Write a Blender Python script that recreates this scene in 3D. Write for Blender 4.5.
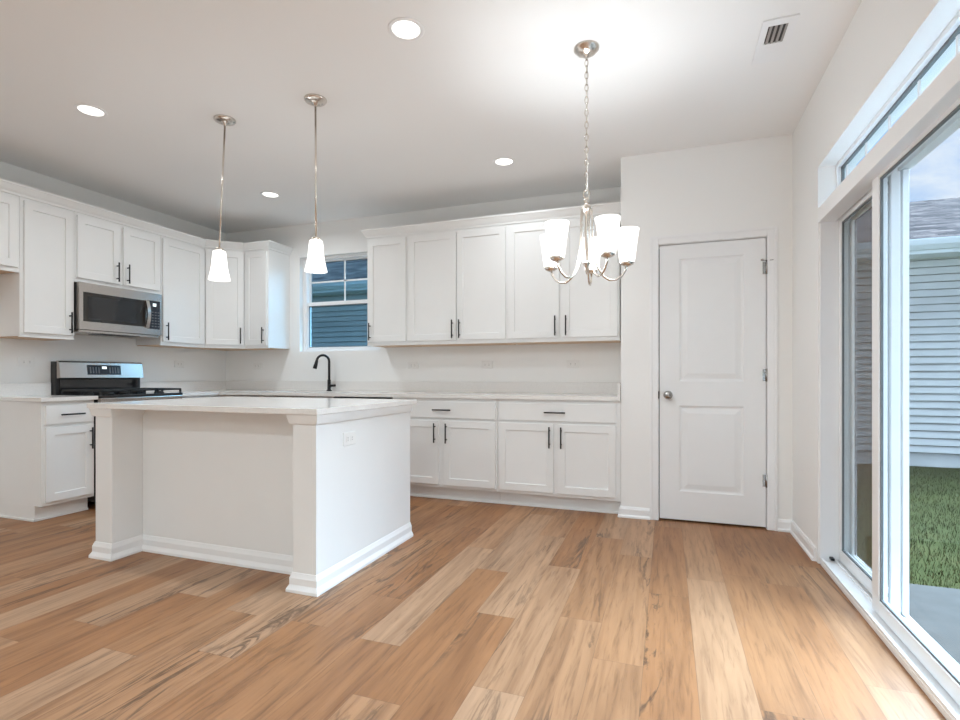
import bpy, bmesh, math, random
from mathutils import Vector, Matrix

random.seed(7)
PI = math.pi
scene = bpy.context.scene
for o in list(bpy.data.objects):
    bpy.data.objects.remove(o, do_unlink=True)
COL = scene.collection

# ------------------------------------------------------------------ camera
cam_d = bpy.data.cameras.new('camera')
cam = bpy.data.objects.new('camera', cam_d)
COL.objects.link(cam)
cam.location = (0, 0, 1.075)
cam.rotation_euler = (PI / 2, 0, math.radians(19.75))
cam_d.sensor_width = 36.0
cam_d.lens = 520.4 * 36.0 / 960.0
cam_d.shift_y = 15.76 / 960.0
cam_d.clip_start = 0.02
cam_d.clip_end = 400
scene.camera = cam

# ------------------------------------------------------------------ exposure
scene.view_settings.view_transform = 'Standard'
scene.view_settings.look = 'None'
scene.view_settings.exposure = 0.12
scene.view_settings.gamma = 1.0
scene.view_settings.use_curve_mapping = False
scene.cycles.max_bounces = 10
scene.cycles.diffuse_bounces = 6
scene.cycles.glossy_bounces = 5
scene.cycles.transparent_max_bounces = 24
scene.cycles.sample_clamp_indirect = 6.0
scene.cycles.use_denoising = True

SKY = 0.98
SUN = 29.0
CAN_W = 8.6           # each recessed ceiling light
LIVING_FILL_W = 1.05         # scales the fill lights added over the unseen living end
PENDANT_W = 6.0
CHAND_W = 6.3          # each of the five chandelier lamps
WARM = (0.88, 0.95, 1.0)

# ------------------------------------------------------------------ world: day sky with broken cloud
world = bpy.data.worlds.new('world')
scene.world = world
world.use_nodes = True
wt = world.node_tree
wt.nodes.clear()


def wn(kind, **kw):
    n = wt.nodes.new(kind)
    for k, v in kw.items():
        setattr(n, k, v)
    return n


w_out = wn('ShaderNodeOutputWorld')
w_bg = wn('ShaderNodeBackground')
w_bg.inputs['Strength'].default_value = SKY
w_tc = wn('ShaderNodeTexCoord')
w_sep = wn('ShaderNodeSeparateXYZ')
wt.links.new(w_tc.outputs['Generated'], w_sep.inputs[0])
w_ramp = wn('ShaderNodeValToRGB')
cr = w_ramp.color_ramp
cr.elements[0].position = 0.0
cr.elements[0].color = (0.70, 0.80, 0.94, 1)
cr.elements[1].position = 0.75
cr.elements[1].color = (0.20, 0.42, 0.90, 1)
e = cr.elements.new(0.3)
e.color = (0.40, 0.60, 0.94, 1)
wt.links.new(w_sep.outputs['Z'], w_ramp.inputs[0])
w_zm = wn('ShaderNodeMath', operation='MAXIMUM')
w_zm.inputs[1].default_value = 0.0
wt.links.new(w_sep.outputs['Z'], w_zm.inputs[0])
w_za = wn('ShaderNodeMath', operation='ADD')
w_za.inputs[1].default_value = 0.16
wt.links.new(w_zm.outputs[0], w_za.inputs[0])
w_dx = wn('ShaderNodeMath', operation='DIVIDE')
w_dy = wn('ShaderNodeMath', operation='DIVIDE')
wt.links.new(w_sep.outputs['X'], w_dx.inputs[0])
wt.links.new(w_za.outputs[0], w_dx.inputs[1])
wt.links.new(w_sep.outputs['Y'], w_dy.inputs[0])
wt.links.new(w_za.outputs[0], w_dy.inputs[1])
w_cmb = wn('ShaderNodeCombineXYZ')
wt.links.new(w_dx.outputs[0], w_cmb.inputs[0])
wt.links.new(w_dy.outputs[0], w_cmb.inputs[1])
w_noise = wn('ShaderNodeTexNoise')
w_noise.inputs['Scale'].default_value = 2.1
w_noise.inputs['Detail'].default_value = 7.0
w_noise.inputs['Roughness'].default_value = 0.55
w_noise.inputs['Distortion'].default_value = 0.35
wt.links.new(w_cmb.outputs[0], w_noise.inputs['Vector'])
w_cl = wn('ShaderNodeValToRGB')
w_cl.color_ramp.elements[0].position = 0.43
w_cl.color_ramp.elements[1].position = 0.66
wt.links.new(w_noise.outputs['Fac'], w_cl.inputs[0])
w_mix = wn('ShaderNodeMixRGB')
w_mix.inputs[2].default_value = (0.93, 0.95, 1.0, 1)
wt.links.new(w_cl.outputs[0], w_mix.inputs[0])
wt.links.new(w_ramp.outputs[0], w_mix.inputs[1])
wt.links.new(w_mix.outputs[0], w_bg.inputs['Color'])
wt.links.new(w_bg.outputs[0], w_out.inputs['Surface'])

# ------------------------------------------------------------------ sun, broad and soft behind thin cloud
sun_d = bpy.data.lights.new('sun', 'SUN')
sun_d.energy = SUN
sun_d.angle = math.radians(88)
sun_d.color = (0.60, 0.80, 1.0)
sun = bpy.data.objects.new('sun', sun_d)
COL.objects.link(sun)
SUN_DIR = Vector((0.50, 0.32, 0.80)).normalized()      # towards the sun
sun.rotation_euler = (-SUN_DIR).to_track_quat('-Z', 'Y').to_euler()
sun.location = (12, 4, 12)


# ------------------------------------------------------------------ materials
class NT:
    def __init__(self, name):
        self.m = bpy.data.materials.new(name)
        self.m.use_nodes = True
        self.t = self.m.node_tree
        self.t.nodes.clear()
        self.out = self.n('ShaderNodeOutputMaterial')

    def n(self, kind, **kw):
        nd = self.t.nodes.new(kind)
        for k, v in kw.items():
            setattr(nd, k, v)
        return nd

    def l(self, a, b):
        self.t.links.new(a, b)

    def math(self, op, a, b=None):
        nd = self.n('ShaderNodeMath', operation=op)
        for i, v in enumerate((a, b)):
            if v is None:
                continue
            if isinstance(v, (int, float)):
                nd.inputs[i].default_value = v
            else:
                self.l(v, nd.inputs[i])
        return nd.outputs[0]

    def ramp(self, fac, stops):
        nd = self.n('ShaderNodeValToRGB')
        c = nd.color_ramp
        c.elements[0].position, c.elements[0].color = stops[0][0], (*stops[0][1], 1)
        c.elements[1].position, c.elements[1].color = stops[-1][0], (*stops[-1][1], 1)
        for p, col in stops[1:-1]:
            el = c.elements.new(p)
            el.color = (*col, 1)
        self.l(fac, nd.inputs[0])
        return nd.outputs[0]

    def mix(self, fac, a, b, blend='MIX'):
        nd = self.n('ShaderNodeMixRGB', blend_type=blend)
        for i, v in enumerate((fac, a, b)):
            if isinstance(v, (int, float)):
                nd.inputs[i].default_value = v
            elif isinstance(v, tuple):
                nd.inputs[i].default_value = (*v, 1)
            else:
                self.l(v, nd.inputs[i])
        return nd.outputs[0]


def principled(name, color, rough=0.5, metal=0.0, spec=0.5, noise=0.0, nscale=40.0, bump=0.0, bscale=200.0, coat=0.0, aniso=None):
    k = NT(name)
    b = k.n('ShaderNodeBsdfPrincipled')
    b.inputs['Base Color'].default_value = (*color, 1)
    b.inputs['Roughness'].default_value = rough
    b.inputs['Metallic'].default_value = metal
    b.inputs['Specular IOR Level'].default_value = spec
    b.inputs['Coat Weight'].default_value = coat
    tc = k.n('ShaderNodeTexCoord')
    if noise:
        nz = k.n('ShaderNodeTexNoise')
        nz.inputs['Scale'].default_value = nscale
        nz.inputs['Detail'].default_value = 4
        if aniso:
            mp = k.n('ShaderNodeMapping')
            mp.inputs['Scale'].default_value = aniso
            k.l(tc.outputs['Object'], mp.inputs[0])
            k.l(mp.outputs[0], nz.inputs['Vector'])
        else:
            k.l(tc.outputs['Object'], nz.inputs['Vector'])
        lo = tuple(c * (1 - noise) for c in color)
        hi = tuple(min(1, c * (1 + noise)) for c in color)
        k.l(k.ramp(nz.outputs['Fac'], [(0.3, lo), (0.7, hi)]), b.inputs['Base Color'])
    if bump:
        nb = k.n('ShaderNodeTexNoise')
        nb.inputs['Scale'].default_value = bscale
        nb.inputs['Detail'].default_value = 3
        k.l(tc.outputs['Object'], nb.inputs['Vector'])
        bp = k.n('ShaderNodeBump')
        bp.inputs['Strength'].default_value = bump
        bp.inputs['Distance'].default_value = 0.002
        k.l(nb.outputs['Fac'], bp.inputs['Height'])
        k.l(bp.outputs[0], b.inputs['Normal'])
    k.l(b.outputs[0], k.out.inputs[0])
    return k.m


def emissive(name, color, strength, through=0.0):
    k = NT(name)
    em = k.n('ShaderNodeEmission')
    em.inputs[0].default_value = (*color, 1)
    em.inputs[1].default_value = strength
    if through:
        tr = k.n('ShaderNodeBsdfTransparent')
        tr.inputs[0].default_value = (through, through, through, 1)
        ad = k.n('ShaderNodeAddShader')
        k.l(em.outputs[0], ad.inputs[0])
        k.l(tr.outputs[0], ad.inputs[1])
        k.l(ad.outputs[0], k.out.inputs[0])
    else:
        k.l(em.outputs[0], k.out.inputs[0])
    return k.m


def glass_pane(name, tint=(1, 1, 1), gloss=0.5):
    """thin clear pane: straight-through light with a Schlick reflection that is the same from both sides"""
    k = NT(name)
    tr = k.n('ShaderNodeBsdfTransparent')
    tr.inputs[0].default_value = (*tint, 1)
    gl = k.n('ShaderNodeBsdfGlossy')
    gl.inputs['Roughness'].default_value = 0.0
    lw = k.n('ShaderNodeLayerWeight')
    lw.inputs[0].default_value = 0.5
    sch = k.math('ADD', k.math('MULTIPLY', k.math('POWER', lw.outputs['Facing'], 5.0), 0.96), 0.04)
    mx = k.n('ShaderNodeMixShader')
    k.l(k.math('MULTIPLY', sch, gloss), mx.inputs[0])
    k.l(tr.outputs[0], mx.inputs[1])
    k.l(gl.outputs[0], mx.inputs[2])
    k.l(mx.outputs[0], k.out.inputs[0])
    return k.m


def screen_mesh(name):
    k = NT(name)
    tr = k.n('ShaderNodeBsdfTransparent')
    df = k.n('ShaderNodeBsdfDiffuse')
    df.inputs[0].default_value = (0.16, 0.105, 0.08, 1)
    mx = k.n('ShaderNodeMixShader')
    mx.inputs[0].default_value = 0.52
    k.l(tr.outputs[0], mx.inputs[1])
    k.l(df.outputs[0], mx.inputs[2])
    k.l(mx.outputs[0], k.out.inputs[0])
    return k.m


def plank_floor(name):
    """oak-look vinyl planks running along Y, 0.19 m wide, 1.22 m long, rows shifted at random"""
    k = NT(name)
    tc = k.n('ShaderNodeTexCoord')
    sp = k.n('ShaderNodeSeparateXYZ')
    k.l(tc.outputs['Object'], sp.inputs[0])
    W, L = 0.183, 1.22
    u = k.math('DIVIDE', k.math('ADD', sp.outputs['X'], 20.03), W)
    row = k.math('FLOOR', u)
    wr = k.n('ShaderNodeTexWhiteNoise', noise_dimensions='1D')
    k.l(row, wr.inputs['W'])
    v = k.math('ADD', k.math('DIVIDE', k.math('ADD', sp.outputs['Y'], 20.0), L), wr.outputs['Value'])
    cell = k.math('FLOOR', v)
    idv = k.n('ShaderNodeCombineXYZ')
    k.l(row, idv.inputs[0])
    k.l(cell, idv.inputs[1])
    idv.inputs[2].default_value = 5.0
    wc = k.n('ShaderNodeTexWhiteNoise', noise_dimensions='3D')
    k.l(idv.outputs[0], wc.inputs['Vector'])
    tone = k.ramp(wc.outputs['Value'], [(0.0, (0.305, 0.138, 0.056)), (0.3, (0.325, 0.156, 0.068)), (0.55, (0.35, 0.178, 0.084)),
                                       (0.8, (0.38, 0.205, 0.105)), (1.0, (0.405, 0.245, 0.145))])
    # grain: stretched noise, shifted plank by plank
    off = k.n('ShaderNodeVectorMath', operation='SCALE')
    k.l(wc.outputs['Color'], off.inputs[0])
    off.inputs['Scale'].default_value = 37.0
    mp = k.n('ShaderNodeMapping')
    mp.inputs['Scale'].default_value = (1.0, 0.075, 1.0)
    k.l(tc.outputs['Object'], mp.inputs[0])
    ad = k.n('ShaderNodeVectorMath', operation='ADD')
    k.l(mp.outputs[0], ad.inputs[0])
    k.l(off.outputs[0], ad.inputs[1])
    g1 = k.n('ShaderNodeTexNoise')
    g1.inputs['Scale'].default_value = 55.0
    g1.inputs['Detail'].default_value = 6
    g1.inputs['Roughness'].default_value = 0.6
    g1.inputs['Distortion'].default_value = 0.6
    k.l(ad.outputs[0], g1.inputs['Vector'])
    g2 = k.n('ShaderNodeTexNoise')
    g2.inputs['Scale'].default_value = 9.0
    g2.inputs['Detail'].default_value = 3
    g2.inputs['Distortion'].default_value = 1.2
    k.l(ad.outputs[0], g2.inputs['Vector'])
    col = k.mix(0.62, tone, k.ramp(g1.outputs['Fac'], [(0.3, (0.48, 0.42, 0.38)), (0.48, (1, 1, 1)), (0.75, (1.2, 1.2, 1.2))]), 'MULTIPLY')
    col = k.mix(0.75, col, k.ramp(g2.outputs['Fac'], [(0.3, (0.66, 0.60, 0.55)), (0.48, (1, 1, 1)), (0.7, (1.15, 1.15, 1.15))]), 'MULTIPLY')
    # knots and dark mineral cracks
    mp2 = k.n('ShaderNodeMapping')
    mp2.inputs['Scale'].default_value = (1.0, 0.11, 1.0)
    k.l(tc.outputs['Object'], mp2.inputs[0])
    ad2 = k.n('ShaderNodeVectorMath', operation='ADD')
    k.l(mp2.outputs[0], ad2.inputs[0])
    k.l(off.outputs[0], ad2.inputs[1])
    g3 = k.n('ShaderNodeTexNoise')
    g3.inputs['Scale'].default_value = 7.0
    g3.inputs['Detail'].default_value = 6
    g3.inputs['Roughness'].default_value = 0.62
    g3.inputs['Distortion'].default_value = 0.9
    k.l(ad2.outputs[0], g3.inputs['Vector'])
    g4 = k.n('ShaderNodeTexNoise')
    g4.inputs['Scale'].default_value = 4.5
    g4.inputs['Detail'].default_value = 2
    k.l(ad2.outputs[0], g4.inputs['Vector'])
    line = k.ramp(k.math('ABSOLUTE', k.math('SUBTRACT', g3.outputs['Fac'], 0.5)), [(0.0, (1, 1, 1)), (0.012, (0.7, 0.7, 0.7)), (0.034, (0, 0, 0))])
    patch = k.ramp(g4.outputs['Fac'], [(0.49, (0, 0, 0)), (0.60, (1, 1, 1))])
    crack = k.math('MULTIPLY', line, patch)
    col = k.mix(k.math('MULTIPLY', crack, 0.8), col, (0.075, 0.04, 0.022))
    # cathedral figure rings
    wv = k.n('ShaderNodeTexWave', wave_type='RINGS', rings_direction='Z')
    wv.inputs['Scale'].default_value = 6.0
    wv.inputs['Distortion'].default_value = 5.0
    wv.inputs['Detail'].default_value = 3
    wv.inputs['Detail Scale'].default_value = 1.4
    k.l(ad.outputs[0], wv.inputs['Vector'])
    col = k.mix(0.35, col, k.ramp(wv.outputs['Fac'], [(0.0, (0.78, 0.74, 0.70)), (0.35, (1, 1, 1)), (1.0, (1.04, 1.04, 1.04))]), 'MULTIPLY')
    # seams
    fu = k.math('FRACT', u)
    fv = k.math('FRACT', v)
    du = k.math('MULTIPLY', k.math('MINIMUM', fu, k.math('SUBTRACT', 1.0, fu)), W)
    dv = k.math('MULTIPLY', k.math('MINIMUM', fv, k.math('SUBTRACT', 1.0, fv)), L)
    d = k.math('MINIMUM', du, dv)
    seam = k.ramp(k.math('MULTIPLY', d, 100.0), [(0.0, (1, 1, 1)), (0.16, (0, 0, 0))])
    col = k.mix(k.math('MULTIPLY', seam, 0.55), col, (0.12, 0.07, 0.04))
    b = k.n('ShaderNodeBsdfPrincipled')
    k.l(col, b.inputs['Base Color'])
    b.inputs['Roughness'].default_value = 0.48
    b.inputs['Specular IOR Level'].default_value = 0.5
    bp = k.n('ShaderNodeBump')
    bp.inputs['Strength'].default_value = 0.12
    bp.inputs['Distance'].default_value = 0.001
    k.l(g1.outputs['Fac'], bp.inputs['Height'])
    k.l(bp.outputs[0], b.inputs['Normal'])
    k.l(b.outputs[0], k.out.inputs[0])
    return k.m


def shingles(name):
    k = NT(name)
    tc = k.n('ShaderNodeTexCoord')
    br = k.n('ShaderNodeTexBrick')
    br.inputs['Scale'].default_value = 1.0
    br.inputs['Brick Width'].default_value = 0.30
    br.inputs['Row Height'].default_value = 0.14
    br.inputs['Mortar Size'].default_value = 0.008
    br.inputs['Color1'].default_value = (0.14, 0.115, 0.11, 1)
    br.inputs['Color2'].default_value = (0.036, 0.031, 0.033, 1)
    br.inputs['Mortar'].default_value = (0.03, 0.028, 0.03, 1)
    k.l(tc.outputs['UV'], br.inputs['Vector'])
    nz = k.n('ShaderNodeTexNoise')
    nz.inputs['Scale'].default_value = 5.0
    nz.inputs['Detail'].default_value = 5
    k.l(tc.outputs['UV'], nz.inputs['Vector'])
    col = k.mix(0.7, br.outputs['Color'], k.ramp(nz.outputs['Fac'], [(0.3, (0.7, 0.66, 0.66)), (0.7, (1.25, 1.25, 1.25))]), 'MULTIPLY')
    b = k.n('ShaderNodeBsdfPrincipled')
    b.inputs['Roughness'].default_value = 0.95
    b.inputs['Specular IOR Level'].default_value = 0.02
    k.l(col, b.inputs['Base Color'])
    k.l(b.outputs[0], k.out.inputs[0])
    return k.m


def lawn_mat(name):
    k = NT(name)
    tc = k.n('ShaderNodeTexCoord')
    n1 = k.n('ShaderNodeTexNoise')
    n1.inputs['Scale'].default_value = 1.3
    n1.inputs['Detail'].default_value = 6
    k.l(tc.outputs['Object'], n1.inputs['Vector'])
    n2 = k.n('ShaderNodeTexNoise')
    n2.inputs['Scale'].default_value = 60
    n2.inputs['Detail'].default_value = 3
    k.l(tc.outputs['Object'], n2.inputs['Vector'])
    c1 = k.ramp(n1.outputs['Fac'], [(0.3, (0.030, 0.033, 0.010)), (0.5, (0.036, 0.042, 0.012)), (0.72, (0.06, 0.056, 0.02))])
    col = k.mix(0.7, c1, k.ramp(n2.outputs['Fac'], [(0.3, (0.45, 0.45, 0.45)), (0.7, (1.4, 1.4, 1.4))]), 'MULTIPLY')
    b = k.n('ShaderNodeBsdfPrincipled')
    b.inputs['Roughness'].default_value = 0.95
    b.inputs['Specular IOR Level'].default_value = 0.1
    k.l(col, b.inputs['Base Color'])
    k.l(b.outputs[0], k.out.inputs[0])
    return k.m


M = {}
M['wall'] = principled('wall_paint', (0.87, 0.865, 0.85), 0.7, spec=0.25, bump=0.06, bscale=260)
M['ceiling'] = principled('ceiling_paint', (0.88, 0.875, 0.865), 0.85, spec=0.2, bump=0.08, bscale=180)
M['trim'] = principled('trim_white', (0.86, 0.86, 0.86), 0.4, noise=0.01, nscale=6)
M['cabinet'] = principled('cabinet_paint', (0.83, 0.83, 0.82), 0.38, noise=0.008, nscale=5)
M['door'] = principled('door_paint', (0.84, 0.845, 0.845), 0.42, noise=0.008, nscale=5)
M['maple'] = principled('maple_underside', (0.62, 0.42, 0.27), 0.5, noise=0.12, nscale=8, aniso=(1, 12, 12))
M['quartz'] = principled('quartz', (0.80, 0.78, 0.755), 0.14, noise=0.03, nscale=90)
M['black'] = principled('matte_black_metal', (0.012, 0.012, 0.013), 0.42, metal=0.3, noise=0.1, nscale=60)
M['steel'] = principled('brushed_steel', (0.53, 0.48, 0.445), 0.27, metal=1.0, noise=0.06, nscale=30, aniso=(1, 1, 60))
M['darksteel'] = principled('dark_steel', (0.035, 0.033, 0.033), 0.35, metal=0.4, noise=0.1, nscale=30)
M['iron'] = principled('cast_iron', (0.014, 0.014, 0.014), 0.55, noise=0.2, nscale=80)
M['blackglass'] = principled('black_glass', (0.012, 0.012, 0.014), 0.06, spec=0.7, noise=0.05, nscale=3)
M['winglass'] = principled('oven_window_glass', (0.02, 0.018, 0.017), 0.05, spec=0.6, noise=0.05, nscale=3)
M['display'] = principled('display_panel', (0.03, 0.034, 0.045), 0.15, noise=0.1, nscale=8)
M['keys'] = principled('key_print', (0.10, 0.105, 0.115), 0.4, noise=0.05, nscale=8)
M['lcd'] = emissive('lit_clock', (0.85, 0.95, 1.0), 1.6)
M['nickel'] = principled('brushed_nickel', (0.68, 0.62, 0.56), 0.27, metal=1.0, noise=0.05, nscale=50)
M['hinge'] = principled('satin_nickel_hardware', (0.40, 0.385, 0.37), 0.25, metal=1.0, noise=0.05, nscale=50)
M['plate'] = principled('outlet_plastic', (0.84, 0.83, 0.81), 0.35, noise=0.01, nscale=20)
M['slot'] = principled('outlet_slot', (0.22, 0.21, 0.20), 0.6, noise=0.05, nscale=20)
M['shade'] = emissive('lit_frosted_glass', (1.0, 0.97, 0.93), 1.1, through=0.6)
M['lens'] = emissive('lit_lens', (1.0, 0.97, 0.92), 2.2)
M['vinyl'] = principled('white_vinyl', (0.86, 0.865, 0.87), 0.35, noise=0.008, nscale=9)
M['gasket'] = principled('grey_gasket', (0.16, 0.18, 0.19), 0.6, noise=0.1, nscale=30)
M['glass'] = glass_pane('slider_glass', (0.96, 0.985, 0.985), 0.22)
M['winpane'] = glass_pane('window_glass', (0.48, 0.62, 0.68), 0.3)
M['screen'] = screen_mesh('insect_screen_mesh')
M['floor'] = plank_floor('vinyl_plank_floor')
M['siding'] = principled('vinyl_siding', (0.62, 0.61, 0.60), 0.6, spec=0.1, noise=0.05, nscale=3)
M['shingle'] = shingles('roof_shingles')
M['exttrim'] = principled('exterior_trim', (0.80, 0.83, 0.86), 0.5, noise=0.02, nscale=5)
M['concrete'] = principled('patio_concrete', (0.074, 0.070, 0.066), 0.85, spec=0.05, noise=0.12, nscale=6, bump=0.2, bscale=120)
M['lawn'] = lawn_mat('lawn_grass')
M['blade'] = principled('grass_blade', (0.052, 0.055, 0.018), 0.8, spec=0.15, noise=0.5, nscale=2.0)
M['duct'] = principled('duct_dark', (0.05, 0.045, 0.042), 0.7, noise=0.1, nscale=20)
M['louver'] = principled('louver_grey', (0.36, 0.33, 0.31), 0.5, noise=0.05, nscale=20)
M['darkroom'] = principled('closet_dark', (0.10, 0.10, 0.10), 0.9, noise=0.05, nscale=5)


# ------------------------------------------------------------------ mesh helpers
def box(bm, x0, x1, y0, y1, z0, z1, bev=0.0, mi=0):
    vs = [bm.verts.new(p) for p in ((x0, y0, z0), (x1, y0, z0), (x1, y1, z0), (x0, y1, z0), (x0, y0, z1), (x1, y0, z1), (x1, y1, z1), (x0, y1, z1))]
    fs = [bm.faces.new([vs[i] for i in q]) for q in ((0, 3, 2, 1), (4, 5, 6, 7), (0, 1, 5, 4), (1, 2, 6, 5), (2, 3, 7, 6), (3, 0, 4, 7))]
    for f in fs:
        f.material_index = mi
    if bev > 0:
        es = list({e for f in fs for e in f.edges})
        bmesh.ops.bevel(bm, geom=es, offset=bev, segments=2, affect='EDGES', profile=0.5)


def tube(bm, pts, r, n=12, cap=True):
    pts = [Vector(p) for p in pts]
    rs = r if isinstance(r, (list, tuple)) else [r] * len(pts)
    rings = []
    t0 = (pts[1] - pts[0]).normalized()
    up = Vector((0, 0, 1)) if abs(t0.z) < 0.9 else Vector((1, 0, 0))
    nrm = t0.cross(up).normalized()
    for i, p in enumerate(pts):
        if i == 0:
            t = t0
        elif i == len(pts) - 1:
            t = (pts[-1] - pts[-2]).normalized()
        else:
            t = ((pts[i + 1] - p).normalized() + (p - pts[i - 1]).normalized()).normalized()
        nrm = (nrm - t * nrm.dot(t)).normalized()
        bi = t.cross(nrm)
        rings.append([bm.verts.new(p + (nrm * math.cos(a) + bi * math.sin(a)) * rs[i]) for a in (2 * PI * j / n for j in range(n))])
    for a, b in zip(rings, rings[1:]):
        for j in range(n):
            f = bm.faces.new((a[j], a[(j + 1) % n], b[(j + 1) % n], b[j]))
            f.smooth = True
    if cap:
        bm.faces.new(rings[0][::-1])
        bm.faces.new(rings[-1])


def lathe(bm, prof, c=(0, 0, 0), n=32, axis='Z', smooth=True):
    """prof: (radius, height) pairs, axis through c"""
    rings = []
    for r, h in prof:
        ring = []
        for j in range(n):
            a = 2 * PI * j / n
            p = (r * math.cos(a), r * math.sin(a), h)
            if axis == 'Y':
                p = (p[0], -p[2], p[1])
            elif axis == 'X':
                p = (p[2], p[0], p[1])
            ring.append(bm.verts.new((p[0] + c[0], p[1] + c[1], p[2] + c[2])))
        rings.append(ring)
    for a, b in zip(rings, rings[1:]):
        for j in range(n):
            f = bm.faces.new((a[j], a[(j + 1) % n], b[(j + 1) % n], b[j]))
            f.smooth = smooth
    return rings


def lathe_closed(bm, prof, **kw):
    rg = lathe(bm, prof, **kw)
    bm.faces.new(rg[0][::-1])
    bm.faces.new(rg[-1])


def sweep(bm, path, prof, closed=False):
    """prof = (out, z) closed outline; swept along the 2-D path, 'out' to the right of travel, mitred corners"""
    P = [Vector((p[0], p[1])) for p in path]
    n = len(P)
    rings = []
    for i in range(n):
        if closed or 0 < i < n - 1:
            d0 = (P[i] - P[i - 1]).normalized()
            d1 = (P[(i + 1) % n] - P[i]).normalized()
        elif i == 0:
            d0 = d1 = (P[1] - P[0]).normalized()
        else:
            d0 = d1 = (P[-1] - P[-2]).normalized()
        n0 = Vector((d0.y, -d0.x))
        n1 = Vector((d1.y, -d1.x))
        m = (n0 + n1).normalized()
        k = 1.0 / max(0.2, m.dot(n0))
        rings.append([bm.verts.new((P[i].x + m.x * k * o, P[i].y + m.y * k * o, z)) for o, z in prof])
    q = len(prof)
    pairs = list(zip(rings, rings[1:])) + ([(rings[-1], rings[0])] if closed else [])
    for a, b in pairs:
        for j in range(q):
            bm.faces.new((a[j], b[j], b[(j + 1) % q], a[(j + 1) % q]))
    if not closed:
        bm.faces.new(rings[0])
        bm.faces.new(rings[-1][::-1])


def rect_rings(bm, rings, cap_first=True, cap_last=True):
    """bridge four-cornered rings given as lists of points"""
    R = [[bm.verts.new(p) for p in r] for r in rings]
    for a, b in zip(R, R[1:]):
        for j in range(4):
            bm.faces.new((a[j], a[(j + 1) % 4], b[(j + 1) % 4], b[j]))
    if cap_first:
        bm.faces.new(R[0][::-1])
    if cap_last:
        bm.faces.new(R[-1])


def rr(x0, x1, z0, z1, y, i=0.0):
    return [(x0 + i, y, z0 + i), (x1 - i, y, z0 + i), (x1 - i, y, z1 - i), (x0 + i, y, z1 - i)]


def obj(name, bm, mat, parent=None, loc=None):
    bmesh.ops.recalc_face_normals(bm, faces=bm.faces)
    me = bpy.data.meshes.new(name)
    bm.to_mesh(me)
    bm.free()
    for m in (mat if isinstance(mat, (list, tuple)) else [mat]):
        me.materials.append(m)
    o = bpy.data.objects.new(name, me)
    COL.objects.link(o)
    if loc:
        o.location = loc
    if parent:
        o.parent = parent
    return o


def thing(name, label, cat, loc=(0, 0, 0), rz=0.0, group=None):
    o = bpy.data.objects.new(name, None)
    o.empty_display_size = 0.1
    COL.objects.link(o)
    o.location = loc
    o.rotation_euler = (0, 0, rz)
    o['label'] = label
    o['category'] = cat
    if group:
        o['group'] = group
    return o


def tag(o, label, cat, group=None, kind=None):
    o['label'] = label
    o['category'] = cat
    if group:
        o['group'] = group
    if kind:
        o['kind'] = kind
    return o


def struct(name, bm, mat, label, cat):
    return tag(obj(name, bm, mat), label, cat, kind='structure')


def B():
    return bmesh.new()


def add_light(name, kind, loc, energy, color, parent, size=0.05, rot=(0, 0, 0), spread=None):
    d = bpy.data.lights.new(name, kind)
    d.energy = energy
    d.color = color
    if kind == 'AREA':
        d.shape = 'DISK'
        d.size = size
        if spread:
            d.spread = spread
    else:
        d.shadow_soft_size = size
    o = bpy.data.objects.new(name, d)
    COL.objects.link(o)
    o.location = loc
    o.rotation_euler = rot
    o.parent = parent
    return o


# ------------------------------------------------------------------ the room shell
XL, XR, YB, YP, YF, H = -4.86, 0.815, 4.73, 4.10, -3.6, 2.74

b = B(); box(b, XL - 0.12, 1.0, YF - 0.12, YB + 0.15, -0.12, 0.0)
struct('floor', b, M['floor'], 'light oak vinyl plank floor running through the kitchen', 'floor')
b = B(); box(b, XL - 0.12, 1.0, YF - 0.12, YB + 0.15, H, H + 0.14)
struct('ceiling', b, M['ceiling'], 'flat off-white ceiling over the whole room', 'ceiling')


def wall_with_holes(bm, axis, a0, a1, t0, t1, z0, z1, holes):
    """grid of boxes leaving rectangular holes (a0,a1,z0,z1); axis 'x' or 'y' is the running direction"""
    As = sorted({a0, a1, *[h[0] for h in holes], *[h[1] for h in holes]})
    Zs = sorted({z0, z1, *[h[2] for h in holes], *[h[3] for h in holes]})
    for i in range(len(As) - 1):
        for j in range(len(Zs) - 1):
            ca, cz = (As[i] + As[i + 1]) / 2, (Zs[j] + Zs[j + 1]) / 2
            if any(h[0] < ca < h[1] and h[2] < cz < h[3] for h in holes):
                continue
            if axis == 'x':
                box(bm, As[i], As[i + 1], t0, t1, Zs[j], Zs[j + 1])
            else:
                box(bm, t0, t1, As[i], As[i + 1], Zs[j], Zs[j + 1])
    bmesh.ops.remove_doubles(bm, verts=bm.verts, dist=1e-5)
    dup = {}
    for f in bm.faces:
        dup.setdefault(tuple(sorted(v.index for v in f.verts)), []).append(f)


WX0, WX1, WZ0, WZ1 = -3.81, -2.80, 1.34, 2.378           # kitchen window
b = B(); bm_holes = [(WX0, WX1, WZ0, WZ1)]
wall_with_holes(b, 'x', XL - 0.12, 1.0, YB, YB + 0.15, 0, H, bm_holes)
struct('wall_back', b, M['wall'], 'off-white back wall behind the sink run and window', 'wall')
b = B(); box(b, XL - 0.12, XL, YF - 0.12, YB, 0, H)
struct('wall_left', b, M['wall'], 'off-white left wall behind the range and microwave', 'wall')
DX0, DX1, DZ1 = -0.055, 0.656, 2.045                      # pantry door opening
b = B()
wall_with_holes(b, 'x', -0.33, XR, YP, YP + 0.115, 0, H, [(DX0 - 0.018, DX1 + 0.018, 0, DZ1 + 0.018)])
box(b, -0.33, -0.215, YP + 0.115, YB, 0, H)
struct('wall_pantry', b, M['wall'], 'off-white pantry wall around the white panel door', 'wall')
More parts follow.
